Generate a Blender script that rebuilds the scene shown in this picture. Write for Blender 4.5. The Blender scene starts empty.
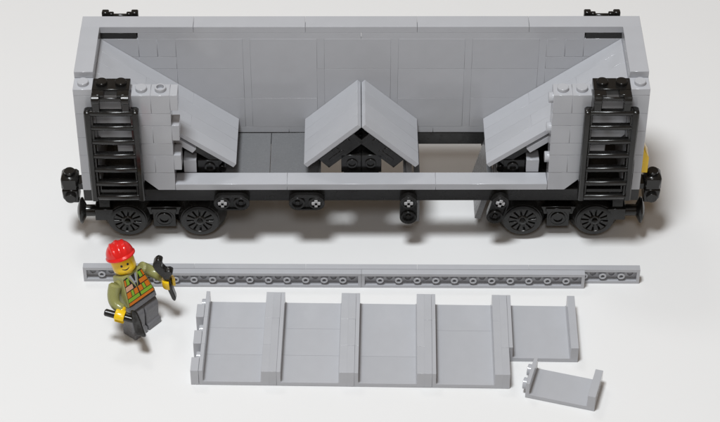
import bpy, bmesh, math, random
from mathutils import Matrix, Vector
random.seed(7)
U = 0.008                     # one stud pitch = 8 mm; everything below is written in studs
scene = bpy.context.scene
COL = scene.collection

# ------------------------------------------------------------------ camera
cd = bpy.data.cameras.new('camera'); cam = bpy.data.objects.new('camera', cd); COL.objects.link(cam)
CP = (-0.5256, -89.783, 79.146); pit, yaw, rol = 0.70656, -0.00504, 0.00219
r0 = Vector((math.cos(yaw), math.sin(yaw), 0)); fh = Vector((-math.sin(yaw), math.cos(yaw), 0)); zz = Vector((0, 0, 1))
fw = fh * math.cos(pit) - zz * math.sin(pit); u0 = fh * math.sin(pit) + zz * math.cos(pit)
ri = r0 * math.cos(rol) + u0 * math.sin(rol); up = u0 * math.cos(rol) - r0 * math.sin(rol)
M = Matrix((ri, up, -fw)).transposed().to_4x4(); M.translation = Vector(CP) * U
cam.matrix_world = M
cd.sensor_width = 36; cd.lens = 36 * 2171.6 / 720; cd.clip_start = 0.01; cd.clip_end = 50
scene.camera = cam

# ------------------------------------------------------------------ light
world = bpy.data.worlds.new('World'); scene.world = world; world.use_nodes = True
bg = world.node_tree.nodes['Background']; bg.inputs[0].default_value = (1.0, 0.75, 0.52, 1); bg.inputs[1].default_value = 0.155
def area(name, loc, target, size, power, col):
    l = bpy.data.lights.new(name, 'AREA'); l.shape = 'DISK'; l.size = size; l.energy = power; l.color = col
    o = bpy.data.objects.new(name, l); COL.objects.link(o); o.location = Vector(loc) * U
    o.rotation_euler = (Vector(target) - Vector(loc)).to_track_quat('-Z', 'Y').to_euler()
    return o
area('key_lamp', (-28, -46, 186), (0, 2, 0), 0.34, 19.6, (0.93, 0.97, 1.0))
area('front_lamp', (-4, -128, 150), (0, 2, 0), 0.30, 2.6, (0.95, 0.975, 1.0))
area('back_lamp', (-45, 80, 150), (0, 0, 0), 0.28, 1.4, (1, 0.99, 0.97))
vs = scene.view_settings; vs.view_transform = 'Standard'; vs.look = 'None'; vs.exposure = 0; vs.gamma = 1
scene.cycles.use_denoising = True
scene.cycles.max_bounces = 10; scene.cycles.diffuse_bounces = 6

# ------------------------------------------------------------------ materials
def plastic(name, col, rough=0.2, var=0.035, bump=0.0012, spec=0.5):
    m = bpy.data.materials.new(name); m.use_nodes = True; nt = m.node_tree; N = nt.nodes; b = N['Principled BSDF']
    tc = N.new('ShaderNodeTexCoord'); oi = N.new('ShaderNodeObjectInfo')
    n1 = N.new('ShaderNodeTexNoise'); n1.inputs['Scale'].default_value = 160; n1.inputs['Detail'].default_value = 4
    nt.links.new(tc.outputs['Object'], n1.inputs['Vector'])
    hsv = N.new('ShaderNodeHueSaturation'); hsv.inputs['Color'].default_value = (*col, 1)
    mr = N.new('ShaderNodeMapRange'); mr.inputs['To Min'].default_value = 1 - var; mr.inputs['To Max'].default_value = 1 + var
    nt.links.new(oi.outputs['Random'], mr.inputs['Value'])
    mr2 = N.new('ShaderNodeMapRange'); mr2.inputs['From Min'].default_value = .3; mr2.inputs['From Max'].default_value = .7
    mr2.inputs['To Min'].default_value = .985; mr2.inputs['To Max'].default_value = 1.015
    nt.links.new(n1.outputs['Fac'], mr2.inputs['Value'])
    mu = N.new('ShaderNodeMath'); mu.operation = 'MULTIPLY'; nt.links.new(mr.outputs[0], mu.inputs[0]); nt.links.new(mr2.outputs[0], mu.inputs[1])
    nt.links.new(mu.outputs[0], hsv.inputs['Value']); nt.links.new(hsv.outputs[0], b.inputs['Base Color'])
    # scuffs: roughness wanders a little
    n2 = N.new('ShaderNodeTexNoise'); n2.inputs['Scale'].default_value = 420; n2.inputs['Detail'].default_value = 6
    nt.links.new(tc.outputs['Object'], n2.inputs['Vector'])
    mr3 = N.new('ShaderNodeMapRange'); mr3.inputs['From Min'].default_value = .35; mr3.inputs['From Max'].default_value = .7
    mr3.inputs['To Min'].default_value = rough * .75; mr3.inputs['To Max'].default_value = rough * 1.35
    nt.links.new(n2.outputs['Fac'], mr3.inputs['Value']); nt.links.new(mr3.outputs[0], b.inputs['Roughness'])
    bp = N.new('ShaderNodeBump'); bp.inputs['Strength'].default_value = bump; bp.inputs['Distance'].default_value = .0005
    nt.links.new(n1.outputs['Fac'], bp.inputs['Height']); nt.links.new(bp.outputs[0], b.inputs['Normal'])
    b.inputs['Specular IOR Level'].default_value = spec
    return m
GREY = plastic('light_grey_plastic', (0.45, 0.457, 0.483), 0.12, var=.025)
DGREY = plastic('dark_grey_plastic', (0.165, 0.168, 0.175), 0.25)
BLACK = plastic('black_plastic', (0.011, 0.0105, 0.010), 0.22)
RED = plastic('red_plastic', (0.72, 0.018, 0.016), 0.18)
YELLOW = plastic('yellow_plastic', (0.86, 0.56, 0.012), 0.22)
OLIVE = plastic('olive_green_plastic', (0.29, 0.29, 0.11), 0.25)
LEGS = plastic('charcoal_plastic', (0.16, 0.16, 0.17), 0.25)
ORANGE = plastic('orange_print', (0.62, 0.17, 0.012), 0.3)
LIME = plastic('lime_print', (0.22, 0.42, 0.03), 0.3)
INK = plastic('black_print', (0.012, 0.012, 0.012), 0.3)
SILVER = plastic('silver_print', (0.32, 0.33, 0.35), 0.3)
PINKISH = plastic('pale_patch_print', (0.62, 0.36, 0.24), 0.3)

def paper():
    m = bpy.data.materials.new('white_paper'); m.use_nodes = True; nt = m.node_tree; N = nt.nodes; b = N['Principled BSDF']
    tc = N.new('ShaderNodeTexCoord'); n = N.new('ShaderNodeTexNoise'); n.inputs['Scale'].default_value = 14; n.inputs['Detail'].default_value = 5
    nt.links.new(tc.outputs['Object'], n.inputs['Vector'])
    cr = N.new('ShaderNodeMix'); cr.data_type = 'RGBA'
    cr.inputs[6].default_value = (0.775, 0.775, 0.778, 1); cr.inputs[7].default_value = (0.80, 0.798, 0.795, 1)
    nt.links.new(n.outputs['Fac'], cr.inputs[0]); nt.links.new(cr.outputs[2], b.inputs['Base Color'])
    n3 = N.new('ShaderNodeTexNoise'); n3.inputs['Scale'].default_value = 2600; n3.inputs['Detail'].default_value = 3
    nt.links.new(tc.outputs['Object'], n3.inputs['Vector'])
    bp = N.new('ShaderNodeBump'); bp.inputs['Strength'].default_value = .08; bp.inputs['Distance'].default_value = .0002
    nt.links.new(n3.outputs['Fac'], bp.inputs['Height']); nt.links.new(bp.outputs[0], b.inputs['Normal'])
    b.inputs['Roughness'].default_value = .75; b.inputs['Specular IOR Level'].default_value = .2
    return m
PAPER = paper()

# ------------------------------------------------------------------ mesh helpers (studs)
class MB:
    def __init__(s): s.v = []; s.f = []; s.m = []
    def add(s, vs_, fs, mi=0, T=None):
        o = len(s.v)
        for p in vs_:
            p = Vector(p); s.v.append(T @ p if T else p)
        for f in fs: s.f.append([i + o for i in f]); s.m.append(mi)
        return s
    def box(s, lo, hi, bev=.022, mi=0, T=None):
        lo, hi = Vector(map(min, lo, hi)), Vector(map(max, lo, hi)); b = min(bev, .3 * min(hi - lo))
        vs_ = []; idx = {}
        for sx in (0, 1):
            for sy in (0, 1):
                for sz in (0, 1):
                    c = [(lo, hi)[q][k] for k, q in enumerate((sx, sy, sz))]
                    d = [b if q == 0 else -b for q in (sx, sy, sz)]
                    for k in range(3):
                        p = [c[j] + (0 if j == k else d[j]) for j in range(3)]
                        idx[(sx, sy, sz, k)] = len(vs_); vs_.append(p)
        fs = []
        for k in range(3):
            a, c = (k + 1) % 3, (k + 2) % 3
            for q in (0, 1):
                def key(x, y):
                    t = [0, 0, 0]; t[k] = q; t[a] = x; t[c] = y; return idx[(*t, k)]
                f = [key(0, 0), key(1, 0), key(1, 1), key(0, 1)]
                fs.append(f if q else f[::-1])
            # edges along axis k between faces a and c
            for qa in (0, 1):
                for qc in (0, 1):
                    def kk(x, w):
                        t = [0, 0, 0]; t[k] = x; t[a] = qa; t[c] = qc; return idx[(*t, w)]
                    f = [kk(0, a), kk(1, a), kk(1, c), kk(0, c)]
                    fs.append(f if qa != qc else f[::-1])
        for sx in (0, 1):
            for sy in (0, 1):
                for sz in (0, 1):
                    f = [idx[(sx, sy, sz, k)] for k in range(3)]
                    fs.append(f if (sx + sy + sz) % 2 else f[::-1])
        return s.add(vs_, fs, mi, T)
    def lathe(s, prof, T=None, seg=28, mi=0):
        """prof: (r, h) from bottom to top round local Z"""
        vs_ = []; fs = []
        for r, h in prof:
            for i in range(seg):
                a = 2 * math.pi * i / seg; vs_.append((r * math.cos(a), r * math.sin(a), h))
        for j in range(len(prof) - 1):
            for i in range(seg):
                k = (i + 1) % seg
                fs.append([j * seg + i, j * seg + k, (j + 1) * seg + k, (j + 1) * seg + i])
        if prof[0][0] > 1e-6: fs.append(list(range(seg))[::-1])
        if prof[-1][0] > 1e-6: fs.append([(len(prof) - 1) * seg + i for i in range(seg)])
        return s.add(vs_, fs, mi, T)
    def cyl(s, p0, p1, r, bev=.02, seg=24, mi=0):
        p0 = Vector(p0); p1 = Vector(p1); d = p1 - p0; L = d.length
        T = Matrix.Translation(p0) @ d.to_track_quat('Z', 'Y').to_matrix().to_4x4()
        return s.lathe([(r - bev, 0), (r, bev), (r, L - bev), (r - bev, L)], T, seg, mi)
    def ring(s, p0, p1, ro, r_in, seg=20, bev=.015, mi=0):
        p0 = Vector(p0); p1 = Vector(p1); d = p1 - p0; L = d.length
        T = Matrix.Translation(p0) @ d.to_track_quat('Z', 'Y').to_matrix().to_4x4()
        prof = [(r_in, 0), (ro - bev, 0), (ro, bev), (ro, L - bev), (ro - bev, L), (r_in, L), (r_in, 0)]
        vs_ = []; fs = []; n = len(prof) - 1
        for r, h in prof[:-1]:
            for i in range(seg):
                a = 2 * math.pi * i / seg; vs_.append((r * math.cos(a), r * math.sin(a), h))
        for j in range(n):
            for i in range(seg):
                k = (i + 1) % seg; j2 = (j + 1) % n
                fs.append([j * seg + i, j * seg + k, j2 * seg + k, j2 * seg + i])
        return s.add(vs_, fs, mi, T)
    def stud(s, p, d=(0, 0, 1), hollow=False):
        p = Vector(p); d = Vector(d)
        if hollow: return s.ring(p - d * .01, p + d * .2125, .3, .2, 24)
        T = Matrix.Translation(p) @ d.to_track_quat('Z', 'Y').to_matrix().to_4x4()
        return s.lathe([(.3, -.01), (.3, .185), (.275, .2125)], T, 24)
    def prism(s, poly, axis, a, b, bev=.02, mi=0, T=None):
        """poly in the two other axes (x,z for axis y; x,y for z; y,z for x), extruded a..b"""
        bm = bmesh.new()
        def P(p, t):
            return {'y': (p[0], t, p[1]), 'z': (p[0], p[1], t), 'x': (t, p[0], p[1])}[axis]
        A = [bm.verts.new(P(p, a)) for p in poly]; B = [bm.verts.new(P(p, b)) for p in poly]
        bm.faces.new(A); bm.faces.new(B[::-1]); n = len(poly)
        for i in range(n): bm.faces.new([A[i], B[i], B[(i + 1) % n], A[(i + 1) % n]])
        bmesh.ops.recalc_face_normals(bm, faces=bm.faces[:])
        if bev:
            es = [e for e in bm.edges if len(e.link_faces) == 2 and e.calc_face_angle(0) > .6]
            bmesh.ops.bevel(bm, geom=es, offset=bev, segments=1, profile=.5, affect='EDGES', clamp_overlap=True)
        bm.verts.index_update()
        s.add([v.co.copy() for v in bm.verts], [[v.index for v in f.verts] for f in bm.faces], mi, T)
        bm.free(); return s
    def tube(s, pts, rad, seg=16, mi=0, cap=True, flat=1.0):
        """swept round tube through pts with radii; rounded ends"""
        pts = [Vector(p) for p in pts]; n = len(pts); vs_ = []; fs = []
        rings = []
        tang = [(pts[min(i + 1, n - 1)] - pts[max(i - 1, 0)]).normalized() for i in range(n)]
        ref = Vector((0, 0, 1)) if abs(tang[0].z) < .9 else Vector((1, 0, 0))
        seq = []
        if cap: seq += [(pts[0] - tang[0] * rad[0] * .30, tang[0], rad[0] * .72)]
        seq += [(pts[i], tang[i], rad[i]) for i in range(n)]
        if cap: seq += [(pts[-1] + tang[-1] * rad[-1] * .30, tang[-1], rad[-1] * .72)]
        for p, t, r in seq:
            x = (ref - t * ref.dot(t)).normalized(); y = t.cross(x); ref = x
            base = len(vs_)
            for i in range(seg):
                a = 2 * math.pi * i / seg; vs_.append(p + x * (r * math.cos(a)) + y * (r * flat * math.sin(a)))
        for j in range(len(seq) - 1):
            for i in range(seg):
                k = (i + 1) % seg; fs.append([j * seg + i, j * seg + k, (j + 1) * seg + k, (j + 1) * seg + i])
        fs.append(list(range(seg))[::-1]); fs.append([(len(seq) - 1) * seg + i for i in range(seg)])
        return s.add(vs_, fs, mi)
    def mesh(s, name, mats, smooth=40):
        me = bpy.data.meshes.new(name); me.from_pydata([v * U for v in s.v], [], s.f)
        for m in (mats if isinstance(mats, (list, tuple)) else [mats]): me.materials.append(m)
        me.polygons.foreach_set('material_index', s.m)
        bm = bmesh.new(); bm.from_mesh(me); bmesh.ops.recalc_face_normals(bm, faces=bm.faces[:]); bm.to_mesh(me); bm.free()
        if smooth:
            me.polygons.foreach_set('use_smooth', [True] * len(me.polygons)); me.set_sharp_from_angle(angle=math.radians(smooth))
        me.update(); return me
    def obj(s, name, mats, parent=None, loc=(0, 0, 0), rot=(0, 0, 0), smooth=40):
        return link(name, s.mesh(name, mats, smooth), parent, loc, rot)

def link(name, me, parent=None, loc=(0, 0, 0), rot=(0, 0, 0)):
    o = bpy.data.objects.new(name, me); COL.objects.link(o)
    o.parent = parent; o.location = Vector(loc) * U; o.rotation_euler = rot
    return o
def empty(name, parent=None, loc=(0, 0, 0), rot=(0, 0, 0)):
    o = link(name, None, parent, loc, rot); o.empty_display_size = .01; return o
def tag(o, label, cat, group=None):
    o['kind'] = 'thing'
    o['label'] = label; o['category'] = cat
    if group: o['group'] = group
    return o
CACHE = {}
def block(name, lo, hi, mat, parent, studs=(), gap=.0025, bev=.013):
    """one plastic piece: chamfered block, cached by size; studs = list of (kind, x, y, z, d) relative to its centre"""
    lo = Vector(lo); hi = Vector(hi)
    lo, hi = Vector(map(min, lo, hi)), Vector(map(max, lo, hi)); c = (lo + hi) / 2; h = (hi - lo) / 2 - Vector((gap,) * 3)
    st = tuple((k, tuple(round(q, 3) for q in (Vector(p) - c)), tuple(d)) for k, p, d in studs)
    key = (name, tuple(round(q, 3) for q in h), mat.name, st, bev)
    if key not in CACHE:
        mb = MB().box(-h, h, bev)
        for k, p, d in st: mb.stud(p, d, k == 'h')
        CACHE[key] = mb.mesh(name, mat, 40)
    return link(name, CACHE[key], parent, c)

# ------------------------------------------------------------------ the table
g = MB().add([(-400, -400, 0), (400, -400, 0), (400, 400, 0), (-400, 400, 0)], [[0, 1, 2, 3]]).obj('tabletop', PAPER, smooth=0)
g['kind'] = 'structure'

B = 4.0       # underside of the grey body above the table
W = tag(empty('hopper_wagon'), 'grey toy hopper wagon with black ladders and spoked wheels, one side wall removed', 'toy wagon')

# ---------------- hollow plates and tiles (their undersides show on the loose rail)
def hollow_plate(n, studs=False, pits=True):
    """1 x n piece, x 0..n, y 0..1, z 0..0.4 with an open underside"""
    g_ = .008; t = .17; top = .4; dz = .29
    mb = MB()
    x0, x1, y0, y1 = g_, n - g_, g_, 1 - g_; b = .02
    # outer shell
    o = [(x0, y0, 0), (x1, y0, 0), (x1, y1, 0), (x0, y1, 0), (x0, y0, top - b), (x1, y0, top - b), (x1, y1, top - b), (x0, y1, top - b),
         (x0 + b, y0 + b, top), (x1 - b, y0 + b, top), (x1 - b, y1 - b, top), (x0 + b, y1 - b, top),
         (x0 + t, y0 + t, 0), (x1 - t, y0 + t, 0), (x1 - t, y1 - t, 0), (x0 + t, y1 - t, 0),
         (x0 + t, y0 + t, dz), (x1 - t, y0 + t, dz), (x1 - t, y1 - t, dz), (x0 + t, y1 - t, dz)]
    f = [[8, 9, 10, 11]]
    for i in range(4):
        j = (i + 1) % 4
        f += [[i, j, 4 + j, 4 + i], [4 + i, 4 + j, 8 + j, 8 + i], [j, i, 12 + i, 12 + j], [12 + j, 12 + i, 16 + i, 16 + j]]
    mb.add(o, f)
    # ceiling of the hollow, one cell per stud, with the moulding pit behind each stud
    ya, yb = y0 + t, y1 - t
    for k in range(n):
        xa = max(k, x0 + t); xb = min(k + 1, x1 - t); cx = k + .5; S = 12; r = .17
        ci = [(cx + r * math.cos(2 * math.pi * i / S - math.pi * .75), .5 + r * math.sin(2 * math.pi * i / S - math.pi * .75), dz) for i in range(S)]
        pit = [(p[0], p[1], dz + .08 + (.12 if studs else 0)) for p in ci]
        cor = [(xa, ya, dz), (xb, ya, dz), (xb, yb, dz), (xa, yb, dz)]
        vs_ = ci + pit + cor; f = []
        for q in range(4):
            c0 = 2 * S + q; c1 = 2 * S + (q + 1) % 4; i0 = q * 3
            for i in range(3): f.append([c0, (i0 + i) % S, (i0 + i + 1) % S])
            f.append([c0, (i0 + 3) % S, c1])
        for i in range(S): f.append([i, (i + 1) % S, S + (i + 1) % S, S + i])
        f.append([S + i for i in range(S)])
        mb.add(vs_, f)
        if k: mb.ring((k, .5, .0), (k, .5, dz), .2, .105, 16)
        if studs: mb.stud((cx, .5, top))
    return mb
ME_TILE6 = hollow_plate(6).mesh('tile', GREY, 35)
ME_PLATE12 = hollow_plate(12).mesh('plate', GREY, 35)

# ---------------- wall panels 3.6 tall; x = up the panel (studs towards -x), z = 0 smooth outer sheet .. 1 open side
def panel_mesh(w, studs=True):
    mb = MB(); g_ = .003
    poly = [(0 + g_, 0), (3.6 - g_, 0), (3.6 - g_, 1), (3.2, 1), (3.2, .3), (3.14, .24), (.26, .24), (.2, .3), (.2, 1), (0 + g_, 1)]
    mb.prism(poly, 'y', g_, w - g_, .009)
    if studs:
        for k in range(w): mb.stud((0, k + .5, .5), (-1, 0, 0), True)
    return mb.mesh('panel', GREY, 30)
PAN = {(2, 0): panel_mesh(2, False), (4, 0): panel_mesh(4, False), (2, 1): panel_mesh(2, True), (4, 1): panel_mesh(4, True)}

# ---------------- underframe
uf = empty('underframe', W)
for y in (0.06, 4.94):
    block('beam', (-15, y, B - .8), (15, y + 1, B), BLACK, uf)
for s in (-1, 1):
    block('deck_plate', (s * 7.62, 1.07, B - .8), (s * 15, 4.93, B - .02), BLACK, uf)
    block('bolster', (s * 9.6, 1.6, B - 1.3), (s * 12, 4.4, B - .81), BLACK, uf)
block('cross_beam', (-.95, 1.07, B - .8), (.95, 4.93, B + .2), BLACK, uf)
for x in (-.55, .55):
    block('pillar_brick', (x - .54, 1.25, B + .21), (x + .54, 4.75, B + 1.4), BLACK, uf)
mb = MB()
for x in (-.5, .5): mb.ring((x, 1.24, B + .85), (x, 1.18, B + .85), .3, .2)
mb.obj('pin_hole', BLACK, uf)

# ---------------- front sill of smooth tiles
sl = empty('sill', W)
for a, b in ((-10, -4), (-4, 4), (4, 10)):
    block('tile', (a, 0, B), (b, 1, B + .4), GREY, sl)

# ---------------- rear side wall
rw = empty('rear_side_wall', W)
patt = {0: (2, 2, 2), 1: (2, 4), 2: (4, 2), 3: (2, 2, 2), 4: (2, 2, 2)}
for k in range(5):
    xa = -10 + 4 * k; z = B + .4
    for w in patt[k]:
        o = link('panel', PAN[(w, 0)], rw)     # panel x -> -X..., z(open side) -> +Y, y(width) -> Z
        o.matrix_basis = Matrix.Translation(Vector((xa + 3.6, 5, z)) * U) @ Matrix(((-1, 0, 0, 0), (0, 0, 1, 0), (0, 1, 0, 0), (0, 0, 0, 1)))
        z += w
    z = B + .4
    for w in ((4, 2) if k % 2 else (2, 4)):
        block('plate', (xa + 3.6, 5.004, z), (xa + 4, 6, z + w), GREY, rw, gap=.001, bev=.006); z += w
for a, b in ((-10, -4), (-4, 4), (4, 10)):
    block('tile', (a, 5, B), (b, 6, B + .4), GREY, rw)
for x in (-12, 0):
    link('plate', ME_PLATE12, rw, (x, 5, B + 6.4))
for k in range(5):
    link('tile', ME_TILE6, rw, (-15 + 6 * k, 5, B + 6.8))

# ---------------- corner posts
def post(s, y0):
    p = empty('corner_post', W); y1 = y0 + 1; front = y0 < 3
    zs = [6.8, 6.4, 5.2, 3.6 if s < 0 else 4.0, 2.4, 1.2, 0]
    for i in range(6):
        st = [('s', (s * 14.5, y0 + .5, B + zs[0] - .007), (0, 0, 1))] if (i == 0 and front) else ()
        block('brick', (s * 14, y0, B + zs[i + 1]), (s * 15, y1, B + zs[i]), GREY, p, st)
    def bk(xa, xb, za, zb, st=()): block('brick', (s * xa, y0, B + za), (s * xb, y1, B + zb), GREY, p, st)
    hol = 'h' if s < 0 else 's'
    zt = B + 6.4 - .007
    bk(10, 11, 5.2, 6.4, [(hol, (s * 10.5, y0 + .5, zt), (0, 0, 1))] if front else ())
    bk(11, 12, 5.2, 6.4, [('s', (s * 11.5, y0 + .5, zt), (0, 0, 1))] if front else ())
    bk(10, 12, 4.4, 5.2)
    bk(10, 11, 3.2, 4.4); bk(11, 12, 3.2, 4.4)
    bk(10, 12, 2.4, 3.2)
    bk(10, 11, 1.2, 2.4); bk(11, 12, 1.2, 2.4)
    MB().prism([(s * 10.007, B), (s * 10.93, B), (s * 11.99, B + 1.05), (s * 11.99, B + 1.193), (s * 10.007, B + 1.193)], 'y', y0 + .007, y1 - .007).obj('brick', GREY, p)
    # ladder bay between the columns: bricks and upside-down slopes, set back a little
    ya, yb = (y0 + .55, y1 - .01) if front else (y0 + .007, y1 - .55)
    block('brick', (s * 12, ya, B + 5.2), (s * 14, yb, B + 6.4), GREY, p)
    block('brick', (s * 12, ya, B + 4.0), (s * 14, yb, B + 5.2), GREY, p)
    MB().prism([(s * 13.993, B + 3.99), (s * 12.007, B + 3.99), (s * 12.007, B + 2.66), (s * 13.25, B + 2.66), (s * 13.993, B + 3.35)], 'y', ya, yb).obj('brick', GREY, p)
    MB().prism([(s * 12.007, B + 2.64), (s * 13.0, B + 2.64), (s * 13.0, B + 2.2), (s * 12.5, B + 1.75), (s * 12.007, B + 1.75)], 'y', ya, yb).obj('brick', GREY, p)
    if front:
        if s < 0:
            for z in (5.4, 3.4, 1.4): block('plate', (s * 10, y0 + .01, B + z), (s * 9.6, y1 - .01, B + z + 1), GREY, p)
        for z in ((5.9, 3.9, 1.9) if s > 0 else ()):
            mb = MB(); mb.stud((s * 10, y0 + .5, B + z), (-s, 0, 0)); mb.obj('stud', GREY, p)
        block('brick', (s * 9.59, 1.01, B + .41), (s * 8.9, 1.9, B + 1.25), GREY, p)
for s in (-1, 1):
    post(s, 0); post(s, 5)

# ---------------- end walls
for s in (-1, 1):
    e = empty('end_wall', W); z = B
    for h in (1.2, 1.2, 1.2, 1.2, 1.2, .8):
        block('brick', (s * 14, 1, z), (s * 15, 5, z + h), GREY, e); z += h
    block('tile', (s * 14, 1, B + 6.8), (s * 15, 5, B + 7.2), GREY, e)

# ---------------- sloping hopper floors
def slope(name, x, z, ang, length, s, pat):
    """frame: local x runs down the slope, z out of the surface; origin at the upper edge on the surface"""
    f = empty(name, W, (x, 0, z), (0, 0, 0))
    ex = Vector((s * math.cos(ang), 0, -math.sin(ang))); ez = Vector((s * math.sin(ang), 0, math.cos(ang))); ey = Vector((0, 1, 0))
    m = Matrix((ex, ey, ez)).transposed().to_4x4(); m.translation = Vector((x, 0, z)) * U
    f.matrix_basis = m
    for i in range(4):
        a = 0
        for L in (pat if i % 2 else pat[::-1]):
            L_ = L * length / sum(pat)
            block('tile', (a, 1.01 + i * .995, -.27), (a + L_, 1.01 + (i + 1) * .995, 0), GREY, f, gap=.0025, bev=.004); a += L_
    block('backing_plate', (.3, 1.25, -.44), (length - .3, 4.75, -.271), GREY, f)
    return f
for s in (-1, 1):
    f = slope('end_slope', s * 13.98, B + 6.42, math.radians(37.0), 9.05, -s, (6, 3))
    block('support_plate', (3.2, 1.04, -.8), (6.75, 4.9, -.45), GREY, f)
    block('hinge_plate', (6.8, 1.3, -.82), (8.5, 4.8, -.45), BLACK, f)
    h = empty('slope_bracket', W)
    block('hinge_brick', (s * 8.85, 1.25, B), (s * 7.7, 4.8, B + 1.05), BLACK, h)
    mb = MB().ring((s * 8.2, 1.25, B + .6), (s * 8.2, 1.15, B + .6), .3, .18)
    mb.cyl((s * 7.55, 1.35, B + .35), (s * 7.55, 4.7, B + .35), .22); mb.obj('hinge_pin', BLACK, h)
AR = math.radians(43.2)
for s in (-1, 1):
    f = slope('ridge_slope', s * .2, B + 3.68, AR, 3.98, s, (4,))
    block('hinge_plate', (.7, 1.25, -1.25), (3.3, 1.95, -.45), BLACK, f)
    block('hinge_plate', (.9, 3.9, -.82), (3.0, 4.6, -.45), BLACK, f)
    mb = MB()
    for a in (1.35, 2.2): mb.cyl((a, 1.32, -.62), (a, 1.22, -.62), .2)
    mb.box((1.9, 1.22, -1.0), (2.9, 1.9, -.8)); mb.obj('hinge_knuckle', BLACK, f)

# ---------------- discharge doors on cross axles with crank arms outside
def cross_axle(mb, y0, y1):
    for a, b in ((.24, .09), (.09, .24)): mb.box((-a, y0, -b), (a, y1, b), .02)
def door(x, s, ang):
    """axle at x; a closed door reaches s*2.4 sideways; ang turns it down"""
    d = empty('discharge_door', W, (x, 0, B - .65)); d.rotation_euler = (0, s * ang, 0)
    block('door_leaf', (-s * .1, 1.06, .34), (s * 2.515, 4.94, .66), DGREY, d)
    block('door_bracket', (-.3 * s, 1.3, -.28), (s * .5, 1.7, .34), BLACK, d)
    block('door_bracket', (-.3 * s, 4.3, -.28), (s * .5, 4.7, .34), BLACK, d)
    mb = MB(); cross_axle(mb, -.42, 6.42); mb.obj('axle', SILVERG, d)
    for ya, yb in ((-.36, .03), (5.98, 6.36)):
        # 1 x 2 crank arm with two openings
        mb = MB(); S = 10; r = .47
        out = [(r * math.cos(math.pi / 2 + math.pi * i / S), r * math.sin(math.pi / 2 + math.pi * i / S)) for i in range(S + 1)]
        out += [(1 + r * math.cos(-math.pi / 2 + math.pi * i / S), r * math.sin(-math.pi / 2 + math.pi * i / S)) for i in range(S + 1)]
        outline = [(s * a, b) for a, b in out]
        n = len(outline); hs = []
        for cx in (0, 1):   # cross-shaped openings as recesses: ring lip round each hole
            mb.ring((s * cx, ya + .12, 0), (s * cx, ya - .02, 0), .4, .29, 20)
        mb.prism(outline, 'y', ya + .1, yb, .02)
        vs_ = []; fs = []   # outer wall lip
        for t, q in ((ya, 1.0), (ya + .12, 1.0), (ya, .84)):
            for a, b in outline:
                cx = s * (1 if a * s > .5 else 0); vs_.append((cx + (a - cx) * q, t, b * q))
        for i in range(n):
            j = (i + 1) % n
            fs += [[i, j, n + j, n + i], [i, j, 2 * n + j, 2 * n + i]]
        mb.add(vs_, fs); 
        mb.box((s * 1 - .13, ya + .02, -.13), (s * 1 + .13, ya + .11, .13), .03)
        mb.obj('crank_arm', BLACK, d)
SILVERG = plastic('axle_grey_plastic', (0.42, 0.42, 0.43), 0.25)
door(-7.5, 1, 0); door(-2.45, -1, 0)
door(2.55, 1, math.radians(90)); door(7.5, -1, math.radians(76))

# ---------------- ladders
def ladder(s, back=False):
    L = empty('ladder', W, (s * 13.03, 6 if back else 0, B)); 
    if back: L.rotation_euler = (0, 0, math.pi)
    hw = 1.42
    rail = [(-.74, -.22), (-.74, 5.72), (-.66, 5.84), (-.2, 5.84), (-.2, -.22)]
    for q in (-1, 1):
        mb = MB(); mb.prism([(a, b) for a, b in rail], 'x', q * hw, q * (hw - .34), .07); mb.obj('side_rail', BLACK, L)
        mb = MB(); mb.prism([(-.6, -.2), (-.6, 5.78), (-.12, 5.78), (-.12, -.2)], 'x', q * (hw - .1), q * (hw - .44), .03); mb.obj('inner_flange', BLACK, L)
    for k in range(7):
        z = 5.74 - .945 * k
        mb = MB(); mb.prism([(-.66, z - .20), (-.72, z - .06), (-.69, z + .06), (-.62, z + .10), (-.36, z + .09), (-.28, z - .02), (-.30, z - .20), (-.50, z - .24)], 'x', -hw + .3, hw - .3, .02)
        mb.obj('rung', BLACK, L)
    hp = MB()   # hinge plate gripping the wall top
    hp.box((-.97, .02, 6.41), (.97, 1 - .01, 6.79)); hp.box((-.97, -.42, 6.41), (-.34, .03, 6.76)); hp.box((.34, -.42, 6.41), (.97, .03, 6.76))
    hp.box((-.97, -.50, 6.36), (.97, -.36, 6.60), .05)
    if not back:
        for q in (-.5, .5): hp.stud((q, .5, 6.79))
    hp.obj('hinge_plate', BLACK, L)
    for q in (-1, 1):
        c = MB(); c.box((q * .98 - .0, -.62, 5.7), (q * .56, -.34, 6.5), .04); c.cyl((q * .98, -.46, 6.5), (q * .56, -.46, 6.5), .26, .03)
        if back: c.box((q * .98, -.66, 6.5), (q * .60, -.3, 7.2), .05); c.box((q * .61, -.6, 6.5), (q * .34, -.34, 7.1), .04)
        c.obj('clip', BLACK, L)
    if back: MB().box((-.6, -.56, 6.6), (.6, -.36, 7.0), .04).obj('hinge_bar', BLACK, L)
for s in (-1, 1):
    ladder(s); ladder(s, True)

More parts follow.
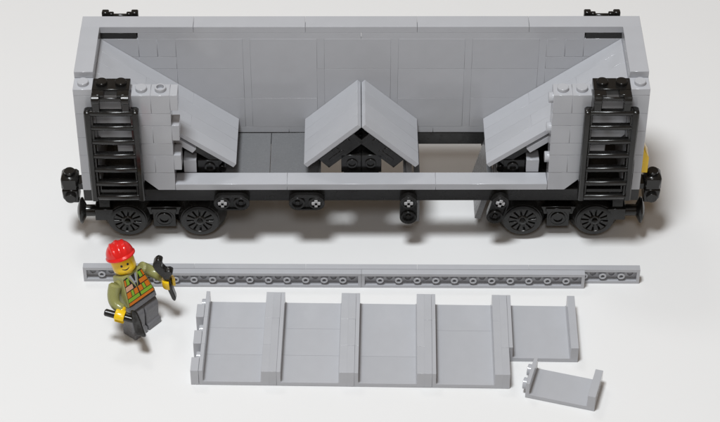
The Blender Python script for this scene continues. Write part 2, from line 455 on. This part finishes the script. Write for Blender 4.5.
# ---------------- bogies
def wheel_mesh():
    mb = MB(); T = Matrix.Rotation(math.pi / 2, 4, 'X')       # local z -> -y (outward)
    mb.lathe([(.3, -.85), (1.40, -.85), (1.45, -.78), (1.40, -.62), (1.25, -.5), (1.10, -.08), (1.06, -.02), (1.02, -.02), (1.0, .05), (.94, .06), (.78, .06), (.74, .02), (.74, -.12), (0, -.12)], T, 56)
    for k in range(12):
        a = 2 * math.pi * k / 12
        R = Matrix.Rotation(a, 4, 'Y')
        mb.prism([(.26, -.045), (.5, -.09), (.76, -.15), (.76, .15), (.5, .09), (.26, .045)], 'y', .13, -.03, .018, T=R)
    mb.lathe([(.33, -.13), (.33, .05), (.27, .10), (.17, .10), (.15, .2), (.08, .24), (.0, .24)], T, 24)
    return mb.mesh('wheel', BLACK, 35)
WH = wheel_mesh()
for s in (-1, 1):
    b = empty('bogie', W, (s * 10.82, 3, 0))
    mb = MB(); mb.box((-3.0, -1.4, 2.1), (3.0, 1.4, 2.68)); mb.box((-1.3, -2.15, 1.55), (1.3, 2.15, 2.09)); mb.box((-.8, -.8, 2.67), (.8, .8, 2.9))
    mb.obj('bogie_plate', BLACK, b)
    for q in (-1, 1):
        mb = MB(); ya, yb = q * 2.2, q * 1.75
        mb.box((-.62, min(ya, yb), .72), (.62, max(ya, yb), 1.95)); mb.box((-.7, min(ya, yb) - .03, 1.75), (.7, max(ya, yb) + .03, 2.0))
        mb.ring((0, q * 2.18, 1.32), (0, q * 2.28, 1.32), .4, .25); mb.ring((0, q * 2.18, 1.32), (0, q * 2.22, 1.32), .54, .47)
        mb.obj('side_frame', BLACK, b)
    for x in (-1.98, 1.98):
        mb = MB(); mb.cyl((x, -2.4, 1.45), (x, 2.4, 1.45), .2); mb.obj('axle', SILVERG, b)
        link('wheel', WH, b, (x, -2.52, 1.45), (0, random.random() * 6, 0))
        link('wheel', WH, b, (x, 2.52, 1.45), (0, random.random() * 6, math.pi))
# ---------------- buffers, lamp blocks
for s in (-1, 1):
    for y in (.85, 5.15):
        f = empty('buffer', W, (s * 14, y, 1.86))
        MB().box((-.55 * 1, -.42, -.38), (.45, .42, .4)).obj('buffer_socket', BLACK, f)
        mb = MB(); T = Matrix.Rotation(s * math.pi / 2, 4, 'Y')
        mb.lathe([(.33, .4), (.33, 1.05), (.42, 1.1), (.70, 1.24), (.74, 1.29), (.72, 1.36), (.5, 1.47), (.25, 1.53), (0, 1.55)], T, 32)
        mb.obj('buffer_head', BLACK, f)
        MB().box((-.3, -.3, .38), (.3, .3, 1.36)).obj('buffer_bracket', BLACK, f)
    h = empty('lamp_bracket', W, (s * 15.8, 1.05, B))
    mb = MB(); mb.box((-.46, -.5, -.55), (.46, .5, .32), .12); mb.stud((0, 0, .32)); mb.obj('upper_block', BLACK, h)
    mb = MB(); mb.prism([(-s * .44, -1.4), (s * .1, -1.4), (s * .42, -1.15), (s * .45, -.5), (-s * .45, -.5)], 'y', -.48, .48, .07)
    mb.stud((0, -.46, -.95), (0, -1, 0)); mb.obj('lower_block', BLACK, h)
    MB().box((-s * .46, -.4, -.5), (-s * .9, .4, -.1)).obj('bracket_arm', BLACK, h)
MB().prism([(15.0, B + 2.35), (15.12, B + 2.35), (15.42, B + 1.75), (15.42, B + .72), (15.0, B + .72)], 'y', .55, 1.5, .03).obj('marker_lamp', YELLOW, W)['label'] = 'yellow sloped marker piece on the end of the wagon'

# ------------------------------------------------------------------ loose top rail, lying on its side
R = tag(empty('top_rail', None, (0, -2.62, 0)), 'long narrow grey rail of tiles and plates on its side behind the figure', 'toy rail')
R.rotation_euler = (0, 0, -.008)
RX = Matrix(((1, 0, 0, 0), (0, 0, 1, 0), (0, 1, 0, 0), (0, 0, 0, 1)))       # piece y -> up, piece z -> back
for k in range(5):
    o = link('tile', ME_TILE6, R); o.matrix_basis = Matrix.Translation(Vector((-15 + 6 * k, -.4, 0.004)) * U) @ RX
for x in (-12, 0):
    o = link('plate', ME_PLATE12, R); o.matrix_basis = Matrix.Translation(Vector((x, -.81, 0.004)) * U) @ RX

# ------------------------------------------------------------------ removed side wall, lying flat
S_ = tag(empty('side_wall_section', None, (-8.36, -10.78, .012)), 'removed grey wagon side wall of five ribbed panel columns lying flat', 'toy wall')
S_.rotation_euler = (0, 0, -.0205)
cols = [(2, 2, 2), (2, 2, 2), (2, 4), (4, 2), (None, 4)]
PL = [None, (4, 2), (2, 2, 2), (4, 2), (2, 4)]
for k, rows in enumerate(cols):
    y = 0
    for w in rows:
        if w is None: y += 2; continue
        link('panel', PAN[(w, 1)], S_, (4 * k - .02 * k, y, 0)); y += w
    if PL[k]:
        y = 0
        for w in PL[k]:
            block('plate', (4 * k - .02 * k - .4, y, 0), (4 * k - .02 * k, y + w, 1), GREY, S_); y += w
for y in (0, 2, 4):
    block('plate', (-.42, y, 0), (-.01, y + 1, 1), GREY, S_)

# ------------------------------------------------------------------ small loose panel
Q = tag(empty('wall_panel', None, (8.3, -11.72, .012)), 'small loose grey wall panel with two studs beside the removed wall', 'toy panel')
Q.rotation_euler = (0, 0, math.radians(-16.2))
link('panel_body', PAN[(2, 1)], Q)

# ------------------------------------------------------------------ toy figure
F = tag(empty('toy_figure', None, (-11.62, -6.46, 0), (0, 0, math.radians(50))), 'yellow-faced toy worker figure in red helmet and orange striped vest holding tools', 'toy figure')
for q in (-1, 1):
    mb = MB()
    prof = [(-.52, 0), (.42, 0), (.42, 1.25), (.36, 1.52), (.2, 1.66), (-.02, 1.70), (-.25, 1.62), (-.38, 1.45), (-.40, 1.15), (-.36, .42), (-.52, .36)]
    mb.prism(prof, 'x', q * .04, q * .98, .045); mb.obj('leg', LEGS, F)
UP = Matrix.Translation(Vector((0, 0, 1.4)) * U) @ Matrix.Rotation(math.radians(-2), 4, 'Z') @ Matrix.Rotation(math.radians(-22), 4, 'X') @ Matrix.Translation(Vector((0, 0, -1.4)) * U)
def upper(mb, name, mats, parent=F, smooth=40):
    o = mb.obj(name, mats, parent, smooth=smooth)
    if parent is F: o.matrix_basis = UP
    return o
mb = MB(); mb.box((-.97, -.46, 1.66), (.97, .46, 2.0), .05); mb.cyl((-.98, 0, 1.42), (.98, 0, 1.42), .3, .03); upper(mb, 'hips', LEGS)
# torso: tapered block with rounded edges
def hexa(bw, tw, bd, td, z0, z1, bev):
    mb = MB(); bm = bmesh.new()
    v = [bm.verts.new(p) for p in [(-bw, -bd, z0), (bw, -bd, z0), (bw, bd, z0), (-bw, bd, z0), (-tw, -td, z1), (tw, -td, z1), (tw, td, z1), (-tw, td, z1)]]
    for f in ((3, 2, 1, 0), (4, 5, 6, 7), (0, 1, 5, 4), (1, 2, 6, 5), (2, 3, 7, 6), (3, 0, 4, 7)): bm.faces.new([v[i] for i in f])
    bmesh.ops.bevel(bm, geom=bm.edges[:], offset=bev, segments=3, profile=.5, affect='EDGES')
    bm.verts.index_update(); mb.add([q.co.copy() for q in bm.verts], [[q.index for q in f.verts] for f in bm.faces]); bm.free(); return mb
torso = upper(hexa(.97, .66, .5, .42, 2.0, 3.62, .06), 'torso', OLIVE)
# printed vest: thin patches lying on the sloping front
def tz(z): return -(.5 + (.42 - .5) * (z - 2.0) / 1.62) - .004
def patch(mb, pts, mi, lift=0):
    n = len(pts); vs_ = [(x, tz(z) - lift - .004, z) for x, z in pts] + [(x, tz(z) + .02, z) for x, z in pts]
    mb.add(vs_, [list(range(n))] + [[i, (i + 1) % n, n + (i + 1) % n, n + i] for i in range(n)], mi)
def vw(z): return .90 - .28 * (z - 2.0) / 1.62
vest = MB()
def band(z0, z1, x0, x1, mi):   # x as a fraction of the half width
    g_ = .018
    patch(vest, [(x0 * vw(z0) + g_, z0 + g_), (x1 * vw(z0) - g_, z0 + g_), (x1 * vw(z1) - g_, z1 - g_), (x0 * vw(z1) + g_, z1 - g_)], mi, .003)
patch(vest, [(-vw(2.02), 2.02), (vw(2.02), 2.02), (vw(3.5), 3.5), (.38, 3.52), (.05, 2.75), (-.05, 2.75), (-.38, 3.52), (-vw(3.5), 3.5)], 2)
band(2.04, 2.22, -1, 1, 0); band(2.22, 2.44, -1, -.03, 1); band(2.22, 2.44, .03, 1, 1)
for q in (-1, 1):
    def bq(z0, z1, a, b, mi): band(z0, z1, min(q * a, q * b), max(q * a, q * b), mi)
    bq(2.44, 2.78, .02, .38, 0); bq(2.44, 2.78, .38, .62, 1); bq(2.44, 2.78, .62, 1, 0)
    bq(2.80, 3.08, .30, 1, 4 if q < 0 else 0)
    bq(3.10, 3.46, .48, .80, 1); bq(3.10, 3.46, .80, 1, 0)
patch(vest, [(-.26, 3.5), (.26, 3.5), (.1, 3.0), (0, 2.86), (-.1, 3.0)], 3, .004)
patch(vest, [(-.12, 3.5), (.12, 3.5), (.03, 3.12), (-.03, 3.12)], 2, .007)
patch(vest, [(-.045, 3.02), (.045, 3.02), (.03, 2.78), (-.03, 2.78)], 2, .007)
upper(vest, 'vest_print', [ORANGE, LIME, INK, SILVER, PINKISH], torso, 0)
# arms
def smoothpts(pts, n=12):
    out = []
    for i in range(n + 1):
        t = i / n; a, b_, c = pts
        out.append(Vector(a) * (1 - t) ** 2 + Vector(b_) * 2 * t * (1 - t) + Vector(c) * t * t)
    return out
def arm(pts, q):
    mb = MB(); P = smoothpts(pts); mb.tube(P, [.34 - .08 * (i / 12) for i in range(13)], 20)
    mb.cyl((q * .55, 0, 3.2), (q * .85, 0, 3.2), .28); return mb
RA = [(-.95, .02, 3.28), (-1.52, .26, 2.40), (-1.27, -.40, 2.15)]
LA = [(.93, .0, 3.28), (1.50, .08, 2.78), (1.44, -.84, 2.50)]
ra = upper(arm(RA, -1), 'arm', OLIVE); la = upper(arm(LA, 1), 'arm', OLIVE)
def hand(wrist, d, grip):
    """C-shaped hand: wrist peg then an open ring round the grip axis"""
    w = Vector(wrist); d = Vector(d).normalized(); gx = Vector(grip).normalized(); c = w + d * .42
    mb = MB(); mb.tube([w - d * .05, w + d * .2], [.2, .2], 16)
    side = gx.cross(d).normalized(); S = 22; a0, a1 = math.radians(35), math.radians(325)
    vs_ = []; fs = []
    for i in range(S + 1):
        a = a0 + (a1 - a0) * i / S; e = d * math.cos(a) + side * math.sin(a)
        for r, h in ((.2, -.25), (.34, -.25), (.36, -.2), (.36, .2), (.34, .25), (.2, .25)): vs_.append(c + e * r + gx * h)
    for i in range(S):
        for k in range(6): fs.append([i * 6 + k, i * 6 + (k + 1) % 6, (i + 1) * 6 + (k + 1) % 6, (i + 1) * 6 + k])
    fs.append([0, 1, 2, 3, 4, 5]); fs.append([S * 6 + k for k in range(6)][::-1])
    mb.add(vs_, fs); return mb, c
UPI = UP.to_3x3().inverted(); ROT = Matrix.Rotation(math.radians(50), 3, 'Z')
def to_upper(v): return UPI @ (ROT.inverted() @ Vector(v))     # world direction -> figure upper frame
G1 = Vector((1, -.22, -.16)).normalized()                       # hammer handle direction (world)
G2 = Vector((.03, .1, -1)).normalized()                        # wrench direction (world)
d1 = (Vector(RA[2]) - Vector(RA[1])).normalized(); d1 = (d1 + Vector((.1, -.2, -.5))).normalized()
g1 = to_upper(G1); d1 = (d1 - g1 * d1.dot(g1)).normalized()
mb, c1 = hand(RA[2], d1, g1); upper(mb, 'hand', YELLOW)
d2 = (Vector(LA[2]) - Vector(LA[1])).normalized(); g2 = to_upper(G2); d2 = (d2 - g2 * d2.dot(g2)).normalized()
mb, c2 = hand(LA[2], d2, g2); upper(mb, 'hand', YELLOW)
FM = Matrix.Translation(Vector((-11.62, -6.46, 0)) * U) @ Matrix.Rotation(math.radians(50), 4, 'Z')
H1 = (FM @ UP @ (c1 * U)) / U; H2 = (FM @ UP @ (c2 * U)) / U
# head, face, helmet: turned a little towards the viewer
HD = UP @ Matrix.Rotation(math.radians(-30), 4, 'Z')
mb = MB(); mb.lathe([(.40, 3.55), (.42, 3.68), (.53, 3.72), (.60, 3.80), (.625, 3.92), (.625, 4.5), (.60, 4.62), (.52, 4.70), (.32, 4.72), (.3, 4.72), (.3, 4.9), (.28, 4.92), (0, 4.92)], None, 40)
head = mb.obj('head', YELLOW, F); head.matrix_basis = HD
def onhead(x, z, r=.629): return (x, -math.sqrt(max(r * r - x * x, .01)), z)
face = MB()
for ex in (-.17, .17):
    n = 14; face.add([onhead(ex + .062 * math.cos(2 * math.pi * i / n), 4.23 + .07 * math.sin(2 * math.pi * i / n)) for i in range(n)], [list(range(n))])
n = 14; up_, lo_ = [], []
for i in range(n + 1):
    t = -1 + 2 * i / n; x = .2 * t; z = 3.97 + .085 * t * t; wv = .032 * (1 - .6 * t * t)
    up_.append(onhead(x, z + wv)); lo_.append(onhead(x, z - wv))
face.add(up_ + lo_, [[i, i + 1, n + 2 + i, n + 1 + i] for i in range(n)])
face.obj('face_print', INK, head, smooth=0)
def helmet():
    mb = MB(); NP, NT = 72, 22; vs_ = []; fs = []
    for j in range(NT + 1):
        th = (math.pi / 2) * j / NT
        for i in range(NP):
            ph = 2 * math.pi * i / NP; cx, cy = math.cos(ph), math.sin(ph)
            r = .74 * math.cos(th) ** .86 if j < NT else 0; z = .74 * math.sin(th)
            x, y = r * cx, r * cy * 1.06
            lift = 0
            for bx, bw in ((0, .12), (.34, .07), (-.34, .07)):
                t = 1 - abs(x - bx) / bw
                if t > 0: lift = max(lift, min(1, t * 2.2))
            lift *= .042 * min(1, max(0, (z - .12) / .2))
            k = 1 + lift / .74
            vs_.append((x * k, y * k, z * k))
    for j in range(NT):
        for i in range(NP):
            k = (i + 1) % NP; fs.append([j * NP + i, j * NP + k, (j + 1) * NP + k, (j + 1) * NP + i])
    mb.add(vs_, fs)
    # brim: short all round, a peak at the front (-y)
    vs_ = []; fs = []
    for i in range(NP):
        ph = 2 * math.pi * i / NP; cx, cy = math.cos(ph), math.sin(ph)
        fr = max(0, -cy) ** 2; w = .05 + .10 * fr; drop = -.05 * fr
        for r, z in ((.70, .03), (.74 + .01, .06), (.74 + w, .02 + drop), (.74 + w, -.05 + drop), (.70, -.05), (.64, -.05), (.64, .3)):
            vs_.append((r * cx, r * cy * 1.06, z))
    for i in range(NP):
        k = (i + 1) % NP
        for q in range(6): fs.append([i * 7 + q, k * 7 + q, k * 7 + q + 1, i * 7 + q + 1])
    mb.add(vs_, fs)
    return mb
hm = helmet().obj('helmet', RED, F, smooth=50); hm.matrix_basis = HD @ Matrix.Translation(Vector((0, .05, 4.60)) * U) @ Matrix.Rotation(math.radians(-6), 4, 'X')

# ------------------------------------------------------------------ tools in the hands
def tool(name, label, origin, ax, face_n):
    """frame: local z along ax, local y towards face_n"""
    z = Vector(ax).normalized(); y = (Vector(face_n) - z * z.dot(Vector(face_n))).normalized(); x = y.cross(z)
    m = Matrix((x, y, z)).transposed().to_4x4(); m.translation = Vector(origin) * U
    o = tag(empty(name), label, 'toy tool'); o.matrix_world = m; o.matrix_basis = m
    return o
T1 = tool('toy_hammer', 'black toy hammer with thick round handle, held across the legs', H1, G1, (.3, -.8, .75))
MB().tube([(0, 0, -.78), (0, 0, .2), (0, 0, .95)], [.195, .195, .17], 20).obj('handle', BLACK, T1)
mb = MB(); mb.prism([(a, b - .62 * a) for a, b in [(-.72, .70), (-.64, .62), (.1, .66), (.42, .72), (.48, .9), (.42, 1.06), (.1, 1.14), (-.64, 1.20), (-.72, 1.08)]], 'y', -.24, .24, .05)
mb.obj('hammer_head', BLACK, T1)
T2 = tool('toy_wrench', 'black toy wrench with hooked jaw held upright in the raised hand', H2, G2, (-.1, -1, .2))
k = 8.44
def pz(x, y): return ((x - 212) / k / 19.3, (y - 275) / k / 14.6)
jaw = [(150, 42), (178, 50), (188, 66), (180, 82), (172, 96), (182, 122), (206, 150), (236, 144), (262, 156), (262, 178), (240, 198), (232, 225), (182, 232), (168, 205), (140, 180), (115, 150), (100, 108), (108, 80), (128, 56)]
mb = MB(); mb.prism([pz(*p) for p in jaw], 'y', -.2, .2, .04); mb.obj('jaw', BLACK, T2)
mb = MB(); mb.prism([(-.16, -.5), (.14, -.5), (.19, .4), (.3, 1.0), (.3, 1.25), (.2, 1.34), (.1, 1.2), (-.08, .4)], 'y', -.17, .17, .04); mb.obj('handle', BLACK, T2)
